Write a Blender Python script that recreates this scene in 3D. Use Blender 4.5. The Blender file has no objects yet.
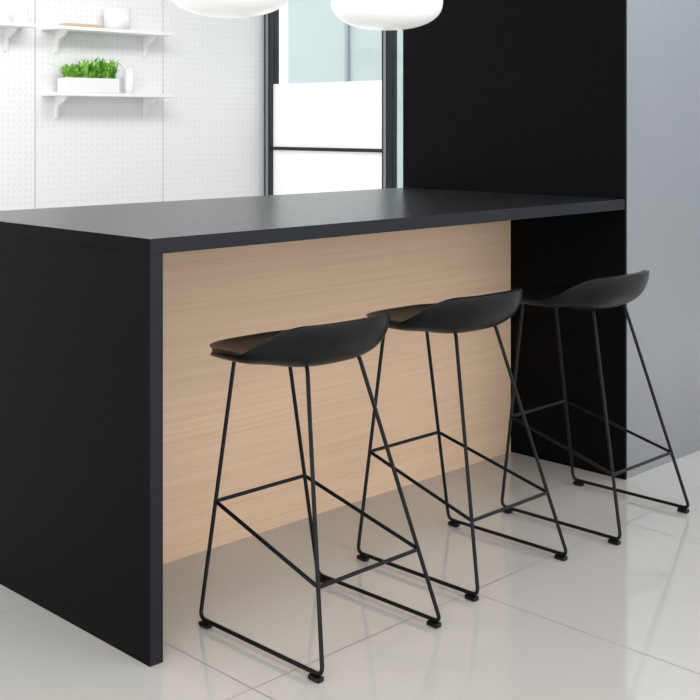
import bpy, bmesh, math, random
from mathutils import Vector
random.seed(4)
S=bpy.context.scene
COL=S.collection
S.view_settings.view_transform='Standard'
S.view_settings.look='None'

# ---------------- materials ----------------
def mat(name,col,rough=.5,metal=0,emit=0,spec=.5,coat=0):
    m=bpy.data.materials.new(name); m.use_nodes=True
    b=m.node_tree.nodes['Principled BSDF']
    b.inputs['Base Color'].default_value=(*col,1)
    b.inputs['Roughness'].default_value=rough
    b.inputs['Metallic'].default_value=metal
    b.inputs['Specular IOR Level'].default_value=spec
    b.inputs['Coat Weight'].default_value=coat
    if emit:
        b.inputs['Emission Color'].default_value=(1,.98,.96,1)
        b.inputs['Emission Strength'].default_value=emit
    return m
def N(m,t,**k):
    n=m.node_tree.nodes.new(t)
    for a,b in k.items(): setattr(n,a,b)
    return n
def L(m,a,b): m.node_tree.links.new(a,b)
def math_(m,op,a,b=None,c=None):
    n=N(m,'ShaderNodeMath',operation=op)
    for i,v in enumerate((a,b,c)):
        if v is None: continue
        if isinstance(v,(int,float)): n.inputs[i].default_value=v
        else: L(m,v,n.inputs[i])
    return n.outputs[0]
def noisy(name,c1,c2,scale,vec=(1,1,1),rough=.5,metal=0,spec=.5,detail=4,lo=.35,hi=.65,rvar=0):
    m=mat(name,c1,rough,metal,spec=spec)
    b=m.node_tree.nodes['Principled BSDF']
    tc=N(m,'ShaderNodeTexCoord'); mp=N(m,'ShaderNodeMapping'); mp.inputs['Scale'].default_value=vec
    no=N(m,'ShaderNodeTexNoise'); no.inputs['Scale'].default_value=scale; no.inputs['Detail'].default_value=detail
    cr=N(m,'ShaderNodeValToRGB'); cr.color_ramp.elements[0].position=lo; cr.color_ramp.elements[1].position=hi
    cr.color_ramp.elements[0].color=(*c1,1); cr.color_ramp.elements[1].color=(*c2,1)
    L(m,tc.outputs['Object'],mp.inputs['Vector']); L(m,mp.outputs[0],no.inputs['Vector'])
    L(m,no.outputs['Fac'],cr.inputs[0]); L(m,cr.outputs[0],b.inputs['Base Color'])
    if rvar:
        r=math_(m,'MULTIPLY_ADD',no.outputs['Fac'],rvar,rough-rvar/2); L(m,r,b.inputs['Roughness'])
    return m

M_black=noisy('black_laminate',(.002,.002,.0023),(.0038,.0038,.004),30,(1,1,6),rough=.5,spec=.06,rvar=.1)
M_top=noisy('counter_top',(.014,.015,.0165),(.018,.019,.021),25,(1,6,1),rough=.28,spec=.42,rvar=.05)
M_edge=mat('counter_edge',(.010,.012,.017),.4,spec=.2)
M_steel=noisy('satin_grey_metal',(.42,.43,.465),(.44,.45,.485),3,(1,1,.3),rough=.32,metal=.95)
M_white=mat('white_paint',(.9,.9,.9),.6)
M_ceil=mat('ceiling_paint',(.9,.9,.9),.8)
M_shell=mat('black_plastic',(.003,.003,.0033),.33,spec=.24)
M_rod=mat('black_powdercoat',(.005,.006,.007),.4,spec=.2)
M_frame=mat('black_frame',(.010,.012,.017),.4)
M_framegrey=mat('grey_gasket',(.25,.28,.31),.4)
M_lamp=mat('opal_glass',(.9,.9,.88),.2,emit=.42)
M_cer=mat('white_ceramic',(.88,.88,.88),.2)
M_leaf=noisy('leaf_green',(.10,.36,.02),(.36,.66,.12),20,rough=.5)
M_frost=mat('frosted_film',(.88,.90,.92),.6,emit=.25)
M_timber=mat('warm_timber',(.6,.45,.3),.5)
M_ext=mat('corridor_paint',(.44,.48,.48),.8)

# glass
M_glass=bpy.data.materials.new('clear_glass'); M_glass.use_nodes=True
nt=M_glass.node_tree; nt.nodes.clear()
o=nt.nodes.new('ShaderNodeOutputMaterial'); tr=nt.nodes.new('ShaderNodeBsdfTransparent'); gl=nt.nodes.new('ShaderNodeBsdfGlossy'); mx=nt.nodes.new('ShaderNodeMixShader')
gl.inputs['Roughness'].default_value=.02; mx.inputs[0].default_value=.08
tr.inputs[0].default_value=(.93,.97,.97,1)
nt.links.new(tr.outputs[0],mx.inputs[1]); nt.links.new(gl.outputs[0],mx.inputs[2]); nt.links.new(mx.outputs[0],o.inputs[0])

# oak
def oak():
    m=mat('pale_oak',(.7,.5,.38),.5,spec=.3); b=m.node_tree.nodes['Principled BSDF']
    tc=N(m,'ShaderNodeTexCoord')
    def nz(vec,scale,det,dist=0):
        mp=N(m,'ShaderNodeMapping'); mp.inputs['Scale'].default_value=vec
        no=N(m,'ShaderNodeTexNoise'); no.inputs['Scale'].default_value=scale; no.inputs['Detail'].default_value=det
        no.inputs['Distortion'].default_value=dist
        L(m,tc.outputs['Object'],mp.inputs['Vector']); L(m,mp.outputs[0],no.inputs['Vector']); return no.outputs['Fac']
    a=nz((.5,1,70),1.6,5,.1); c=nz((2.2,1,260),1.2,3)
    f=math_(m,'ADD',math_(m,'MULTIPLY',a,.45),math_(m,'MULTIPLY',c,.55))
    cr=N(m,'ShaderNodeValToRGB'); e=cr.color_ramp.elements
    e[0].position=.32; e[0].color=(.75,.515,.35,1); e[1].position=.68; e[1].color=(.86,.635,.455,1)
    L(m,f,cr.inputs[0]); L(m,cr.outputs[0],b.inputs['Base Color'])
    return m
M_oak=oak()

# floor tiles
def tiles():
    m=mat('polished_tile',(.5,.48,.45),.2); b=m.node_tree.nodes['Principled BSDF']
    tc=N(m,'ShaderNodeTexCoord'); sx=N(m,'ShaderNodeSeparateXYZ'); L(m,tc.outputs['Object'],sx.inputs[0])
    s=.775
    def edge(o,off):
        q=math_(m,'FRACT',math_(m,'DIVIDE',math_(m,'ADD',o,-off+10*s),s))
        d=math_(m,'ABSOLUTE',math_(m,'SUBTRACT',q,.5))
        return math_(m,'GREATER_THAN',d,.5-.0024/s)
    g=math_(m,'MAXIMUM',edge(sx.outputs[0],1.72),edge(sx.outputs[1],2.03))
    no=N(m,'ShaderNodeTexNoise'); no.inputs['Scale'].default_value=1.5; no.inputs['Detail'].default_value=6
    L(m,tc.outputs['Object'],no.inputs['Vector'])
    cr=N(m,'ShaderNodeValToRGB'); cr.color_ramp.elements[0].color=(.50,.485,.46,1); cr.color_ramp.elements[1].color=(.545,.53,.505,1)
    L(m,no.outputs['Fac'],cr.inputs[0])
    mx=N(m,'ShaderNodeMix',data_type='RGBA'); L(m,g,mx.inputs[0]); L(m,cr.outputs[0],mx.inputs[6]); mx.inputs[7].default_value=(.29,.28,.27,1)
    L(m,mx.outputs[2],b.inputs['Base Color'])
    L(m,math_(m,'MULTIPLY_ADD',g,.5,.09),b.inputs['Roughness'])
    b.inputs['Specular IOR Level'].default_value=.95
    return m
M_tile=tiles()

# pegboard
def peg():
    m=mat('pegboard_white',(.86,.86,.86),.5); b=m.node_tree.nodes['Principled BSDF']
    tc=N(m,'ShaderNodeTexCoord'); sx=N(m,'ShaderNodeSeparateXYZ'); L(m,tc.outputs['Object'],sx.inputs[0])
    s=.036
    def c(o):
        q=math_(m,'FRACT',math_(m,'DIVIDE',math_(m,'ADD',o,10),s))
        return math_(m,'POWER',math_(m,'SUBTRACT',q,.5),2)
    d=math_(m,'SQRT',math_(m,'ADD',c(sx.outputs[0]),c(sx.outputs[2])))
    h=math_(m,'LESS_THAN',d,.12)
    mx=N(m,'ShaderNodeMix',data_type='RGBA'); L(m,h,mx.inputs[0]); mx.inputs[6].default_value=(.88,.87,.875,1); mx.inputs[7].default_value=(.72,.72,.73,1)
    L(m,mx.outputs[2],b.inputs['Base Color'])
    return m
M_peg=peg()

# ---------------- mesh helpers ----------------
def empty(name,loc=(0,0,0)):
    e=bpy.data.objects.new(name,None); e.location=loc; COL.objects.link(e); e.empty_display_size=.1; return e
def mk(name,bm,mats,parent=None,smooth=False,loc=(0,0,0)):
    me=bpy.data.meshes.new(name); bm.normal_update(); bm.to_mesh(me); bm.free()
    for m in (mats if isinstance(mats,(list,tuple)) else [mats]): me.materials.append(m)
    if smooth:
        for p in me.polygons: p.use_smooth=True
    o=bpy.data.objects.new(name,me); COL.objects.link(o); o.location=loc
    if parent: o.parent=parent
    return o
def addbox(bm,lo,hi,mi=0):
    vs=[bm.verts.new((x,y,z)) for x in (lo[0],hi[0]) for y in (lo[1],hi[1]) for z in (lo[2],hi[2])]
    for f in ((0,1,3,2),(4,6,7,5),(0,4,5,1),(2,3,7,6),(0,2,6,4),(1,5,7,3)):
        fc=bm.faces.new([vs[i] for i in f]); fc.material_index=mi
def box(name,lo,hi,m,parent=None,bev=0):
    bm=bmesh.new(); addbox(bm,lo,hi)
    o=mk(name,bm,m,parent)
    if bev:
        b=o.modifiers.new('bevel','BEVEL'); b.width=bev; b.segments=2
    return o
def fillet(pts,r,closed,n=6):
    out=[]; K=len(pts)
    for i in range(K):
        p=Vector(pts[i])
        if not closed and i in (0,K-1): out.append(p); continue
        a=Vector(pts[i-1]); c=Vector(pts[(i+1)%K])
        u=(a-p); v=(c-p); rr=min(r,u.length*.45,v.length*.45)
        A=p+u.normalized()*rr; C=p+v.normalized()*rr
        for k in range(n+1):
            t=k/n; out.append(A*(1-t)**2+p*2*t*(1-t)+C*t*t)
    return out
def tube(bm,pts,rad,closed=False,seg=10,mi=0):
    K=len(pts); rings=[]; nrm=None
    for i in range(K):
        if closed: t=(pts[(i+1)%K]-pts[i-1]).normalized()
        else: t=(pts[min(i+1,K-1)]-pts[max(i-1,0)]).normalized()
        if nrm is None:
            nrm=t.orthogonal().normalized()
        nrm=(nrm-t*nrm.dot(t)).normalized(); bn=t.cross(nrm)
        rings.append([bm.verts.new(pts[i]+(nrm*math.cos(2*math.pi*k/seg)+bn*math.sin(2*math.pi*k/seg))*rad) for k in range(seg)])
    rng=range(K) if closed else range(K-1)
    for i in rng:
        A=rings[i]; B=rings[(i+1)%K]; off=0
        if closed and i==K-1:
            off=min(range(seg),key=lambda q:(A[0].co-B[q].co).length)
        for k in range(seg):
            f=bm.faces.new((A[k],A[(k+1)%seg],B[(k+1+off)%seg],B[(k+off)%seg])); f.smooth=True; f.material_index=mi
    if not closed:
        bm.faces.new(rings[0][::-1]); bm.faces.new(rings[-1])
def lathe(bm,prof,seg=48,c=(0,0,0),mi=0):
    rings=[]
    for r,z in prof:
        if r<1e-6: rings.append([bm.verts.new((c[0],c[1],c[2]+z))])
        else: rings.append([bm.verts.new((c[0]+r*math.cos(2*math.pi*k/seg),c[1]+r*math.sin(2*math.pi*k/seg),c[2]+z)) for k in range(seg)])
    for A,B in zip(rings,rings[1:]):
        for k in range(seg):
            k2=(k+1)%seg
            if len(A)==1 and len(B)==1: continue
            if len(A)==1: f=bm.faces.new((A[0],B[k2],B[k]))
            elif len(B)==1: f=bm.faces.new((A[k],A[k2],B[0]))
            else: f=bm.faces.new((A[k],A[k2],B[k2],B[k]))
            f.smooth=True; f.material_index=mi

# ---------------- room shell ----------------
WY=6.0; WX=5.194; CH=2.85
box('floor',(-4,-4,-.1),(10,10,0),M_tile)
box('ceiling',(-4,-4,CH),(WX+.1,WY+.1,CH+.1),M_ceil)
box('wall_back',(-4,WY+.012,0),(WX+.1,WY+.15,CH),M_white)
box('wall_right',(WX,2.3,0),(WX+.1,3.35,CH),M_white)

# pegboards
e=empty('pegboard')
xs=[WX-.003-.836]; 
while xs[-1]>0: xs.append(xs[-1]-.886)
rights=[WX-.003]+xs[:-1]
for a,b in zip(xs,rights):
    box('board',(a+.003,WY-.006,.0),(b-.003,WY+.010,CH),M_peg,e)

# window wall  (plane X=WX)
win=empty('window_1')
def fpost(y0,y1,z0,z1):
    box('post',(WX-.02,y0,z0),(WX+.06,y1,z1),M_frame,win)
    w=(y1-y0)
    if w>.05: box('gasket',(WX-.024,y0+w*.32,z0+.03),(WX-.019,y1-w*.32,z1-.03),M_framegrey,win)
def yof(u):
    q=(u-350)/1180; return WX*(1-q)/(1+q)
ys=[(yof(272.5),WY-.014),(yof(390.5),yof(384)),(3.36,3.42)]
for a,b in ys: fpost(a,b,0,CH)
for (a,b) in ((ys[1][1],ys[0][0]),(ys[2][1],ys[1][0])):
    box('sill_rail',(WX-.015,a,0),(WX+.05,b,.06),M_frame,win)
    box('head_rail',(WX-.015,a,CH-.06),(WX+.05,b,CH),M_frame,win)
    box('pane',(WX+.014,a,.06),(WX+.020,b,CH-.06),M_glass,win)
a,b=ys[1][1],ys[0][0]
box('mid_rail',(WX-.012,a,1.092),(WX+.045,b,1.114),M_frame,win)
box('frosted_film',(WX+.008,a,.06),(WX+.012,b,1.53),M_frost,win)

# space beyond the glass
box('wall_corridor',(9,-4,0),(9.1,10,3.2),M_ext)
bm=bmesh.new()
for y in (6.6,9.0):
    addbox(bm,(8.96,y,0),(9,y+.04,3.2))
mk('trim_1',bm,M_framegrey)

# ---------------- tall cabinet ----------------
CX=3.664; FY=2.279; BY=3.349; TH=CH-.03
cab=empty('tall_cabinet')
box('side_panel',(CX,FY,0),(CX+.012,BY,TH),M_black,cab)
box('front_panel',(CX+.012,FY+.001,0),(WX-.005,FY+.03,TH),M_steel,cab)
box('carcass',(CX+.012,FY+.03,0),(WX-.005,BY,TH),M_black,cab)

# ---------------- island ----------------
isl=empty('kitchen_island')
TX=1.6185; T=.037
bm=bmesh.new(); addbox(bm,(TX,FY,1-T),(CX-.001,3.340,1))
bm.faces.ensure_lookup_table(); bm.normal_update()
for f in bm.faces: f.material_index = 0 if f.normal.z>.5 else (1 if f.normal.y<-.5 else 2)
o=mk('countertop',bm,[M_top,M_edge,M_black],isl); bv=o.modifiers.new('b','BEVEL'); bv.width=.0012; bv.segments=2
bm=bmesh.new(); addbox(bm,(TX,FY,0),(TX+T,3.340,1-T)); bm.normal_update()
for f in bm.faces: f.material_index = 1 if f.normal.y<-.5 else 0
o=mk('end_panel',bm,[M_black,M_edge],isl)
box('oak_panel',(TX+T,2.785,0),(CX-.001,2.805,1-T),M_oak,isl)
box('cabinet_body',(TX+T,2.806,0),(CX-.001,3.32,1-T),M_black,isl)

# ---------------- stools ----------------
def sstep(t): 
    t=max(0,min(1,t)); return t*t*(3-2*t)
def shell():
    bm=bmesh.new(); NR,NA=34,96
    a=.205; z0=.698
    rows=[]
    for i in range(NR+1):
        s=i/NR
        if i==0: rows.append([bm.verts.new((0,0,z0))]); continue
        row=[]
        for k in range(NA):
            th=2*math.pi*k/NA; c,sn=math.cos(th),math.sin(th)
            b=.200 if sn>0 else .193
            n=2.9 if sn>0 else 2.5
            R=(abs(c/a)**n+abs(sn/b)**n)**(-1/n)
            q=sstep((-sn-.08)/.72)
            H=.020+.010*max(0,-sn)+.066*q
            rr=math.sin(s*math.pi/2)
            z=z0+H*(1-math.cos(s*math.pi/2))**(1.15+.5*q)-.007*q*math.sin(s*math.pi)
            if sn>0:
                z-=.016*sn**1.5*max(0,(s-.7)/.3)**2
            row.append(bm.verts.new((R*rr*c,R*rr*sn,z)))
        rows.append(row)
    for k in range(NA):
        bm.faces.new((rows[0][0],rows[1][k],rows[1][(k+1)%NA]))
    for A,B in zip(rows[1:],rows[2:]):
        for k in range(NA):
            bm.faces.new((A[k],B[k],B[(k+1)%NA],A[(k+1)%NA]))
    return bm
def stool(x,y,rz=0):
    st=empty('bar_stool',(x,y,0)); st.rotation_euler[2]=rz
    o=mk('seat',shell(),M_shell,st,smooth=True,loc=(-.027,.058,0))
    m=o.modifiers.new('solid','SOLIDIFY'); m.thickness=.020; m.offset=-1
    m=o.modifiers.new('bev','BEVEL'); m.width=.008; m.segments=4; m.limit_method='ANGLE'; m.angle_limit=math.radians(50)
    r=.0053; zb=.017; zt=.688
    bm=bmesh.new()
    def leg(sx,front,z):
        base=Vector((sx*.205-.001,.232 if front else -.217,zb)); top=Vector((sx*.088-.006,.226 if front else -.045,zt))
        return base+(top-base)*((z-zb)/(top.z-zb))
    for sx in (-1,1):
        P=[leg(sx,True,zb),leg(sx,False,zb),leg(sx,False,zt),leg(sx,True,zt)]
        tube(bm,fillet(P,.022,True),r,True)
    for y in (.0,.12):
        tube(bm,[Vector((-.094,y,zt)),Vector((.082,y,zt))],.005)
    mk('frame',bm,M_rod,st)
    bm=bmesh.new()
    zf,zr=.302,.197
    P=[leg(-1,True,zf),leg(1,True,zf),leg(1,False,zr),leg(-1,False,zr)]
    tube(bm,fillet(P,.012,True,4),.005,True)
    mk('footrest',bm,M_rod,st)
    bm=bmesh.new()
    for sx in (-1,1):
        for yy in (-.195,.21):
            addbox(bm,(sx*.205-.011,yy-.018,.001),(sx*.205+.009,yy+.018,.0125)); 
    o=mk('foot_pads',bm,M_shell,st); m=o.modifiers.new('b','BEVEL'); m.width=.003; m.segments=2
stool(2.053,2.152)
stool(2.660,2.190)
stool(3.290,2.150)

# ---------------- pendants ----------------
def pendant(x,y):
    p=empty('pendant_lamp',(x,y,0))
    h=.10;R=.195;n=2.4;z0=1.595+h
    prof=[]
    K=28
    for i in range(K+1):
        t=-math.pi/2+math.pi*i/K
        c,s=math.cos(t),math.sin(t)
        prof.append((R*abs(c)**(2/n) if 0<i<K else 0,z0+h*math.copysign(abs(s)**(2/n),s)))
    bm=bmesh.new(); lathe(bm,prof,56); mk('shade',bm,M_lamp,p)
    bm=bmesh.new(); lathe(bm,[(0,z0+h-.004),(.03,z0+h-.004),(.03,z0+h+.03),(.008,z0+h+.04),(.003,z0+h+.05),(.003,CH-.03),(.05,CH-.028),(.05,CH-.001),(0,CH-.001)],24)
    mk('cord_and_canopy',bm,M_white,p)
pendant(2.291,2.81); pendant(2.992,2.81)

# ---------------- shelves ----------------
def xof(u,Y=WY):
    q=(u-350)/1180; return Y*(1+q)/(1-q)
def shelf(x0,x1,z,yb=WY-.0075,dep=.16):
    e=empty('display_shelf')
    box('board',(x0,yb-dep,z),(x1,yb,z+.02),M_white,e,bev=.002)
    for x in (x0+.09,x1-.11):
        bm=bmesh.new()
        pr=[(yb,z),(yb-.13,z),(yb-.11,z-.02),(yb-.035,z-.06),(yb-.012,z-.13),(yb,z-.13)]
        A=[bm.verts.new((x-.009,p[0],p[1])) for p in pr]; B=[bm.verts.new((x+.009,p[0],p[1])) for p in pr]
        bm.faces.new(A); bm.faces.new(B[::-1])
        for i in range(6): bm.faces.new((A[i],B[i],B[(i+1)%6],A[(i+1)%6]))
        mk('bracket',bm,M_white,e)
zl,zu=1.425,1.80
x0,x1=xof(44)-.02,xof(158)
shelf(x0,x1,zl); shelf(x0,x1,zu)
shelf(x0-1.05,xof(22)-.0,zu)

# planter
px,py=xof(84)-.03,WY-.10
e=empty('potted_grass',(px,py,zl+.0205))
bm=bmesh.new()
addbox(bm,(-.18,-.05,0),(.18,.05,.085)); o=mk('trough',bm,M_cer,e); m=o.modifiers.new('b','BEVEL'); m.width=.008; m.segments=3
bm=bmesh.new()
for i in range(460):
    bx,by=random.uniform(-.16,.16),random.uniform(-.035,.030)
    hh=random.uniform(.03,.135)*(1.0 if bx>-.05 else .75); an=random.random()*6.28; ln=random.uniform(.02,.12)
    dx,dy=math.cos(an)*ln,math.sin(an)*ln*.6
    dy=min(dy,.075-by)
    w=random.uniform(.004,.010); sx,sy=-math.sin(an)*w,math.cos(an)*w
    z0=.08
    p=[(bx,by,z0),(bx+dx*.4,by+dy*.4,z0+hh*.75),(bx+dx,by+dy,z0+hh*(1 if i%2 else .5))]
    a1=bm.verts.new((p[0][0]-sx*.5,p[0][1]-sy*.5,p[0][2])); a2=bm.verts.new((p[0][0]+sx*.5,p[0][1]+sy*.5,p[0][2]))
    b1=bm.verts.new((p[1][0]-sx,p[1][1]-sy,p[1][2])); b2=bm.verts.new((p[1][0]+sx,p[1][1]+sy,p[1][2])); c=bm.verts.new(p[2])
    bm.faces.new((a1,a2,b2,b1)); bm.faces.new((b1,b2,c))
mk('blades',bm,M_leaf,e)
def vessel(name,x,y,z,r,h):
    bm=bmesh.new()
    lathe(bm,[(0,0),(r*.8,0),(r*.95,h*.15),(r,h),(r*.9,h),(r*.85,h*.2),(0,h*.12)],32)
    mk(name,bm,M_cer,loc=(x,y,z))
vessel('ceramic_cup',xof(122)-.02,WY-.1,zl+.0205,.03,.15)
vessel('ceramic_bowl',xof(112)-.03,WY-.1,zu+.0205,.08,.12)
e=empty('wooden_tray',(xof(72),WY-.1,zu+.0205))
bm=bmesh.new(); addbox(bm,(-.12,-.05,0),(.12,.05,.018)); 
o=mk('base',bm,M_timber,e); m=o.modifiers.new('b','BEVEL'); m.width=.004
vessel('ceramic_cup',xof(12),WY-.1,zu+.0205,.04,.09)

# ---------------- lights ----------------
w=bpy.data.worlds.new('World'); S.world=w; w.use_nodes=True
bg=w.node_tree.nodes['Background']; bg.inputs[0].default_value=(.98,.99,1,1); bg.inputs[1].default_value=2.15
def area(name,loc,rot,sx,sy,p,col=(1,1,1)):
    l=bpy.data.lights.new(name,'AREA'); l.shape='RECTANGLE'; l.size=sx; l.size_y=sy; l.energy=p; l.color=col
    o=bpy.data.objects.new(name,l); COL.objects.link(o); o.location=loc; o.rotation_euler=rot
area('ceiling_light',(2.2,4.4,CH-.14),(math.radians(20),0,0),4,.5,52)
area('ceiling_light',(1.0,.8,CH-.02),(0,0,0),4,1.6,55)

cd=bpy.data.cameras.new('camera'); cam=bpy.data.objects.new('camera',cd); COL.objects.link(cam)
cam.location=(0,0,1.271); cam.rotation_euler=(math.pi/2,0,-math.pi/4)
cd.lens=36*1180/700; cd.sensor_width=36; cd.shift_y=-227/700; cd.clip_start=.05
S.camera=cam
